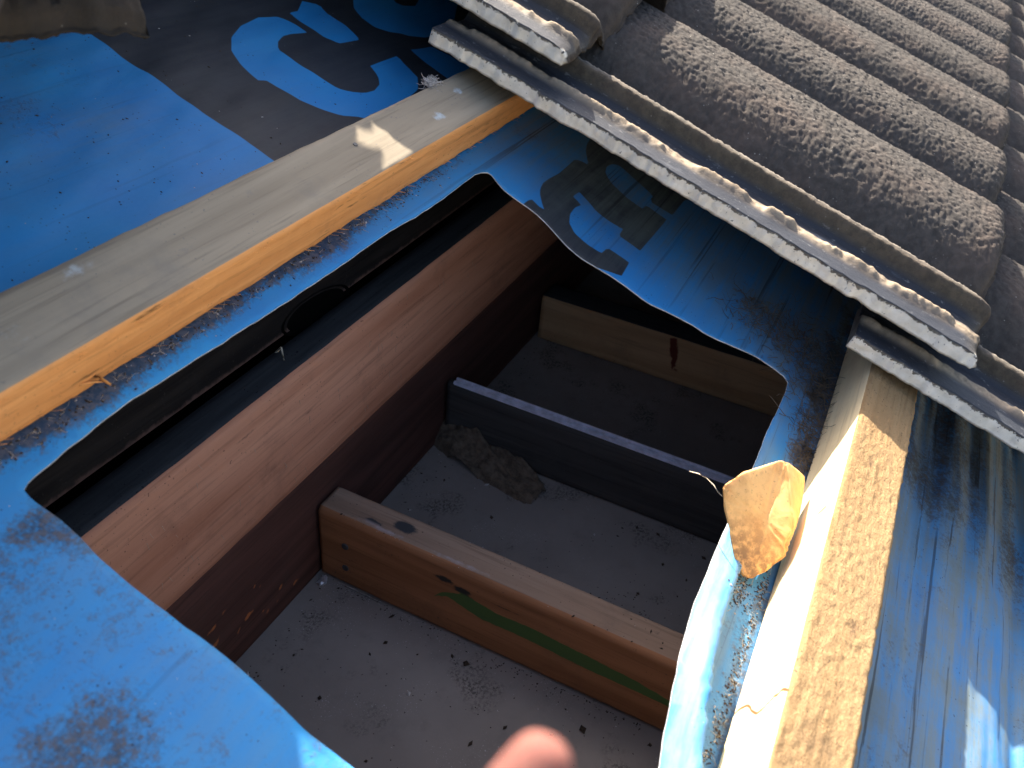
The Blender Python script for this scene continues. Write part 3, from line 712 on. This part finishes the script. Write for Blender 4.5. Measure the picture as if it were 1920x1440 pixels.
# tile end pushed up on the left, then unseen tiles added for shade
o = place_tile(T_SHADE, -.056, .111, .0815, .06, 'lumpy tile end darkened for shade, poking in at the top left corner', 'tiles pushed up the slope', -.26)
for i, (u, s, w, k, yaw, lab) in enumerate((
        (.3091, .0803, .150, .0, .495, 'loose tile added askew out of view to shade the sarking'),
        (.5561, .2143, .150, .0, .495, 'second askew tile added for shade, farther up the slope'),
        (.065, -.059, .150, .0, .495, 'third askew tile added for shade, lowest of the row'),
        (.527, .080, .106, .03, .0, 'unseen tile added over the chipped upper tile to cast shade'))):
    place_tile(T_MID[i % 2], u, s, w, k, lab, 'tiles pushed up the slope', yaw)
for i in range(6):
    place_tile(T_MID[i % 2], -.34+COVER*i, .300, .0815, .098, ORD[i]+' intact tile of the higher course behind the added shading tiles', GY)
b3 = add('roof_batten', timber('roof_batten', 3.2, .037, .0285, [MAT['batten_top'], MAT['batten_side']], (0, 1, 1, 1), .01, (.0003,)*4, .0012, None, 12), None, roof_matrix(-.6, .335, .0003))
tag(b3, 'roof batten under the higher tiles beyond the added shading tiles', 'batten')

# ------------------------------------------------------------------ folded paper scrap leaning on the lower batten
def build_packet():
    front = [(0.3461, -0.2762, 0.024), (0.361, -0.2828, 0.029), (0.385, -0.2973, 0.031), (0.3908, -0.3023, 0.03), (0.3798, -0.3087, 0.027), (0.3651, -0.3182, 0.023), (0.3543, -0.3239, 0.019), (0.3481, -0.3225, 0.018), (0.3458, -0.3266, 0.014), (0.3369, -0.3236, 0.01), (0.3249, -0.3182, 0.005), (0.3205, -0.3128, 0.003), (0.3265, -0.3022, 0.006), (0.3348, -0.2919, 0.012), (0.342, -0.2822, 0.018)]
    side = [(0.4077, -0.3216, 0.017), (0.4032, -0.3242, 0.015), (0.3819, -0.3279, 0.012)]
    bm = bmesh.new()
    F = [bm.verts.new(p) for p in front]; S = [bm.verts.new(p) for p in side]
    c = bm.verts.new(tuple(np.mean(front, 0)+np.array([-.0004, .0004, .0008])))
    for i in range(len(F)): bm.faces.new((F[i], F[(i+1) % len(F)], c))
    bm.faces.new((F[3], F[4], S[1], S[0])); bm.faces.new((F[4], F[5], S[2], S[1])); bm.faces.new((F[5], F[6], S[2]))
    # back: fan to a point behind, resting on the foil beside the batten
    bk = bm.verts.new((0.3648, -.3295, .003)); bq = bm.verts.new((0.3748, -.318, .004))
    ring = [F[6], F[7], F[8], F[9], F[10], F[11], F[12], F[13], F[14], F[0], F[1], F[2], F[3], S[0], S[1], S[2]]
    for i in range(len(ring)):
        a, b = ring[i], ring[(i+1) % len(ring)]
        bm.faces.new((b, a, bk if i < 7 or i > 13 else bq))
    bm.faces.new((F[12+1], bk, bq)) if False else None
    bmesh.ops.holes_fill(bm, edges=bm.edges, sides=8)
    bmesh.ops.recalc_face_normals(bm, faces=bm.faces)
    bmesh.ops.bevel(bm, geom=[e for e in bm.edges], offset=.0016, segments=2, affect='EDGES', clamp_overlap=True)
    bmesh.ops.subdivide_edges(bm, edges=bm.edges[:], cuts=3, use_grid_fill=True)
    bmesh.ops.triangulate(bm, faces=bm.faces)
    for _ in range(2): bmesh.ops.smooth_vert(bm, verts=bm.verts, factor=.4, use_axis_x=True, use_axis_y=True, use_axis_z=True)
    bm.normal_update()
    co = np.array([v.co for v in bm.verts])
    d = (fbm(co[:, 0]*160+co[:, 2]*90, co[:, 1]*160, 4, 3)-.5)*.0010
    for v, dd in zip(bm.verts, d): v.co += v.normal*float(dd)
    me = bm_mesh('paper_scrap', bm, MAT['packet'], True)
    a = me.attributes.new('dirt', 'FLOAT', 'POINT')
    co = np.array([v.co for v in me.vertices]); a.data.foreach_set('value', (smooth(.022, .004, co[:, 2])+.6*smooth(-.288, -.28, co[:, 1])*vnoise(co[:, 0]*300, co[:, 2]*300, 5)).astype(np.float32))
    o = add('paper_scrap', me, None, roof_matrix()); tag(o, 'folded tan paper scrap wedged against the pale sunlit batten', 'paper scrap')
build_packet()

# ------------------------------------------------------------------ fibres, dust and crumbs on the foil
rng = random.Random(11)
def wisp(p, l, droop=.2):
    d = Vector((rng.gauss(0, 1), rng.gauss(0, 1), rng.gauss(0, .35))).normalized(); pts = [Vector(p)]
    for i in range(4):
        d = (d+Vector((rng.gauss(0, .45), rng.gauss(0, .45), rng.gauss(0, .3)))).normalized(); pts.append(pts[-1]+d*l/4)
    return pts
def fs_w(u, s): return float(sark_w(np.array([u]), np.array([s]))[0])
def scatter(n, gen): return [gen() for _ in range(n)]
it = []
CL = [(.505, -.322, .012, .011), (.53, -.318, .014, .011), (.475, -.322, .012, .007), (.55, -.300, .022, .012), (.445, -.326, .014, .0035), (.545, -.262, .012, .014), (.56, -.285, .018, .016)]
pts = []
for cu, cs2, ru, rs in CL:
    for _ in range(170): pts.append((rng.gauss(cu, ru), rng.gauss(cs2, rs)))
ss = np.array(pts); ww = sark_w(ss[:, 0], ss[:, 1]); inside = sdf_poly(ss[:, 0], ss[:, 1], HOLE)
for (u, s), w, ins in zip(pts, ww, inside):
    if ins > -.0006 or s < -.3295: continue
    it.append((wisp((u, s, w+rng.random()*.004), rng.uniform(.006, .020)), rng.uniform(.00009, .00030)))
tag(strands('fibre_tangle', it, MAT['fibre'], None, roof_matrix()), 'tangle of dusty brown fibres under the tile edge beside the pale batten', 'fibre debris', None, 'stuff')
it = []; cr = []
for _ in range(420):
    u = rng.uniform(.08, .47); s = -.0375-abs(rng.gauss(0, .0035))
    it.append(((u, s), rng.random()))
for _ in range(340):
    u = rng.uniform(.20, .345); s = -.3285+abs(rng.gauss(0, .003))
    it.append(((u, s), rng.random()))
for _ in range(150): it.append(((rng.gauss(.318, .007), rng.gauss(-.3155, .004)), rng.random()))
for _ in range(240): it.append(((rng.uniform(.25, .6), -.366-abs(rng.gauss(0, .007))), rng.random()))
for _ in range(260): it.append(((rng.uniform(.05, .5), rng.uniform(.005, .15)), rng.random()+.3))
for _ in range(110): it.append(((rng.uniform(.02, .13), rng.uniform(-.2, -.06)), 2.0))
P2 = np.array([i[0] for i in it]); W2 = sark_w(P2[:, 0], P2[:, 1]); I2 = sdf_poly(P2[:, 0], P2[:, 1], HOLE)
st2 = []; fl = []; flp = []
for ((u, s), q), w, ins in zip(it, W2, I2):
    if ins > -.0006: continue
    if q < .42 and -.36 < s < -.03: st2.append((wisp((u, s, w+.0004), rng.uniform(.002, .007)), rng.uniform(.00006, .00014)))
    (flp if rng.random() < .06 else fl).append(((u, s, w+.0002), rng.uniform(.00018, .0006) if q < 1 else rng.uniform(.00008, .00022) if q == 2 else rng.uniform(.0001, .0004), .6))
tag(strands('fibre_litter', st2, MAT['fibre_pale'], None, roof_matrix()), 'short pale fibres along the batten edges on blue foil', 'fibre debris', None, 'stuff')
tag(flakes('crumb_litter', fl, MAT['crumb'], None, roof_matrix(), 2), 'dark dust crumbs scattered over the blue foil', 'dust', None, 'stuff')
tag(flakes('pale_grit', flp, MAT['crumb_pale'], None, roof_matrix(), 3), 'pale grit specks scattered over the blue foil', 'grit', None, 'stuff')
# one long pale thread over the cut edge, cobweb whiskers at the tile nose
th = [(.352, -.279, .004), (.351, -.272, -.004), (.347, -.262, -.010), (.351, -.268, .006), (.347, -.272, .016), (.341, -.2745, .022)]
th = [(0.3632, -0.2651, 0.004), (0.359, -0.2684, 0.01), (0.3524, -0.2715, 0.016), (0.3454, -0.2746, 0.021), (0.3418, -0.2777, 0.022), (0.3437, -0.2812, 0.02)]
tag(strands('loose_thread', [(th, .0003)], MAT['fibre_pale'], None, roof_matrix()), 'fine pale thread curling off the paper scrap over the hole', 'thread')

# white fluff tufts
for p, lab, rr in (((.487, .0012, .0275), 'small white fluff tuft caught on top of the grey batten', .0055), ((.436, -.376, -.003), 'white fluff tuft caught on the right side of the pale batten', .006)):
    it = []
    for _ in range(170):
        o_ = Vector((rng.gauss(0, rr*.55), rng.gauss(0, rr*.25), abs(rng.gauss(0, rr*.25))))
        it.append((wisp(Vector(p)+o_, rr*1.0), .00022))
    o = strands('fluff_tuft', it, MAT['fluff'], None, roof_matrix()); tag(o, lab, 'fluff')

# ------------------------------------------------------------------ inside the eave: crumbs, mud, scraps
ZS = -.322
cr = []; pale = []
for _ in range(520):
    x = rng.uniform(.15, .75); y = rng.uniform(-.36, -.002)
    if .358 < x < .395 or .548 < x < .583: continue
    r_ = rng.random(); sz = .0004 if r_ < .75 else rng.uniform(.0007, .0016)
    if x > .6 and sz > .0008: continue
    (pale if rng.random() < .22 else cr).append(((x, y, ZS+sz*.5), sz, .6))
for _ in range(160):   # dust line at the foot of the near noggin
    y = rng.uniform(-.26, -.01); cr.append(((.361-abs(rng.gauss(0, .006)), y, ZS+.0003), rng.uniform(.0002, .0006), .6))
for _ in range(260):
    y = -.005-abs(rng.gauss(0, .09)); pale.append(((.36-abs(rng.gauss(0, .014)), y, ZS+.0002), rng.uniform(.00012, .0003), .6))
for _ in range(160):
    pale.append(((.362+rng.uniform(.001, .027), -abs(rng.gauss(.06, .06))-.01, ZS+.0715), rng.uniform(.00012, .00035), .5))
for _ in range(60):
    cr.append(((.362+rng.uniform(.002, .026), rng.uniform(-.3, -.01), ZS+.0715), rng.uniform(.0003, .0009), .6))
for _ in range(380):
    x = rng.gauss(.425, .018); y = rng.gauss(-.225, .03)
    if x > .395: cr.append(((x, y, ZS+.0003), rng.uniform(.0002, .0006), .6))
for _ in range(150):
    y = -.004-abs(rng.gauss(0, .012)); cr.append(((rng.uniform(.2, .75), y, ZS+.0004), rng.uniform(.0002, .0008), .6))
tag(flakes('dark_crumb_litter', cr, MAT['crumb'], None, None, 5), 'dark crumbs and droppings strewn over the grey eaves lining', 'crumbs', None, 'stuff')
tag(flakes('pale_crumb_litter', pale, MAT['crumb_pale'], None, None, 6), 'pale specks of grit strewn over the grey eaves lining', 'grit', None, 'stuff')
for (x, y, sz, mt, lab) in ((.345, -.133, .0026, 'crumb', 'black square crumb in front of the near noggin'), (.3045, -.1105, .0016, 'crumb_pale', 'small white chip on the near lining sheet'), (.338, -.226, .0024, 'crumb', 'black crumb nearest the fingertip'), (.548, -.091, .0042, 'mud', 'round grey clod at the foot of the blackened noggin')):
    o = flakes('crumb' if mt != 'mud' else 'clod', [((0, 0, sz*.4), sz, .7)], MAT[mt], None, world_m(x, y, ZS), int(x*1000)); tag(o, lab, 'crumb')
def lump(name, mat, cx, cy, rx, ry, h, seed, mw, label, cat, rot=0.0):
    n = 46; xs = np.linspace(-1, 1, n); X, Y = np.meshgrid(xs, xs, indexing='ij'); R_ = np.hypot(X, Y)
    e = fbm(X*2.2+5, Y*2.2, 4, seed); Z = h*np.clip(1.12-R_-.9*(e-.3), 0, 1)**.7*(.5+fbm(X*6, Y*6, 4, seed+2))-.0008
    V = np.stack([cx+(X*math.cos(rot)*rx-Y*math.sin(rot)*ry), cy+(X*math.sin(rot)*rx+Y*math.cos(rot)*ry), Z], -1).reshape(-1, 3)
    i, j = np.meshgrid(np.arange(n-1), np.arange(n-1), indexing='ij'); a = i*n+j
    o = add(name, np_mesh(name, V, np.stack([a, a+n, a+n+1, a+1], -1).reshape(-1, 4), None, [mat]), None, mw); tag(o, label, cat); return o
lump('mud_heap', MAT['mud'], 0, 0, .024, .075, .030, 4, world_m(.548, -.036, ZS), 'crumbling brown mud heap against the left end of the blackened noggin', 'mud', -.25)
# crumpled foil scrap in the corner
bm = bmesh.new(); bmesh.ops.create_icosphere(bm, subdivisions=2, radius=.0042)
rg2 = random.Random(4)
for v in bm.verts: v.co = Vector((v.co.x*1.3, v.co.y*.9, abs(v.co.z)*.8))*rg2.uniform(.45, 1.25)
o = add('foil_scrap', bm_mesh('foil_scrap', bm, MAT['foil_scrap']), None, world_m(.3555, -.0022, ZS+.0004)); tag(o, 'tiny crumpled silver foil scrap beside the near noggin end', 'foil scrap')
# lifted white paper sliver under the noggin
V = []; Q = []
for i in range(16):
    y = -.014-.0385*i/15; dz = .0012*math.sin(i*.5)
    V += [(.3612, y, ZS+.0002), (.3596+.0006*math.sin(i*1.3), y, ZS+.0022+dz*.4+.0012*math.sin(i/15*3.14)), (.3606, y, ZS+.0003)]
for i in range(15):
    for a_ in (0, 1): Q.append((i*3+a_, i*3+3+a_, i*3+4+a_, i*3+1+a_))
o = add('paper_sliver', np_mesh('paper_sliver', V, Q, None, [MAT['crumb_pale']])); tag(o, 'white paper sliver caught under the foot of the near noggin', 'paper sliver')
# little curled shaving on the red beam and hairs on its face
o = strands('wood_shaving', [([(.3605, .0265, -.1228), (.3605, .022, -.1175), (.357, .018, -.1195), (.3555, .016, -.1222)], .0011)], MAT['fibre_pale']); tag(o, 'curled pale shaving standing on the dusty red beam top', 'shaving')
it = []
for _ in range(60):
    x = rng.uniform(.2, .6); z = rng.uniform(-.21, -.13); it.append(([(x, YF-.0006, z), (x+rng.gauss(0, .001), YF-.0012, z-rng.uniform(.002, .005))], .00012))
tag(strands('hair_litter', it, MAT['fibre_pale']), 'fine pale hairs stuck to the red beam face', 'hairs', None, 'stuff')

# ------------------------------------------------------------------ a hand below the picture, one fingertip in view
def build_hand():
    tip = Vector((0.0485, -0.2764, 0.1250))
    r_, d_, f_ = (Vector(v).normalized() for v in CAM_R)
    def at(x, y, z): return tip+r_*x+d_*y+f_*z
    def skin_obj(nodes, edges):
        me = bpy.data.meshes.new('tmp'); me.from_pydata([n[0] for n in nodes], edges, []); o = bpy.data.objects.new('tmp', me); COL.objects.link(o)
        sk = o.modifiers.new('skin', 'SKIN'); sk.use_smooth_shade = True
        for v, n in zip(me.skin_vertices[0].data, nodes): v.radius = (n[1], n[1])
        me.skin_vertices[0].data[0].use_root = True
        o.modifiers.new('sub', 'SUBSURF').levels = 2; o.modifiers['sub'].render_levels = 2
        dg = bpy.context.evaluated_depsgraph_get(); out = bpy.data.meshes.new_from_object(o.evaluated_get(dg), depsgraph=dg)
        bpy.data.objects.remove(o); out.materials.clear(); out.materials.append(MAT['skin']); return out
    wrist = at(-.010, .175, -.035)
    nodes = [(wrist, .026), (at(-.012, .235, -.05), .027), (at(-.014, .33, -.07), .034), (at(-.006, .125, -.025), .024), (at(-.006, .098, -.018), .019)]
    edges = [(0, 1), (1, 2), (0, 3), (3, 4)]
    def chain(root, pts):
        prev = root
        for p, rad in pts:
            nodes.append((at(*p), rad)); edges.append((prev, len(nodes)-1)); prev = len(nodes)-1
    chain(4, [((-.012, .078, -.012), .0105), ((-.010, .046, -.004), .0092), ((-.007, .024, .0), .0088), ((-.004, .010, .0005), .0058), ((.0005, .001, .0005), .0028)])
    chain(4, [((.012, .080, -.014), .0105), ((.013, .058, .012), .0092), ((.012, .078, .028), .0082), ((.011, .096, .022), .0072)])
    chain(3, [((.026, .090, -.018), .0100), ((.030, .070, .008), .0088), ((.029, .088, .024), .0078), ((.026, .104, .018), .0068)])
    chain(3, [((.038, .104, -.022), .0086), ((.042, .088, .002), .0075), ((.041, .102, .016), .0066), ((.037, .114, .010), .0058)])
    chain(0, [((-.032, .135, -.018), .0125), ((-.038, .108, .002), .0105), ((-.030, .086, .016), .0088), ((-.022, .072, .020), .0072)])
    me = skin_obj(nodes, edges)
    o = add('person', me); tag(o, 'pink blurred fingertip of a hand poking over the near lining sheet', 'person')
build_hand()
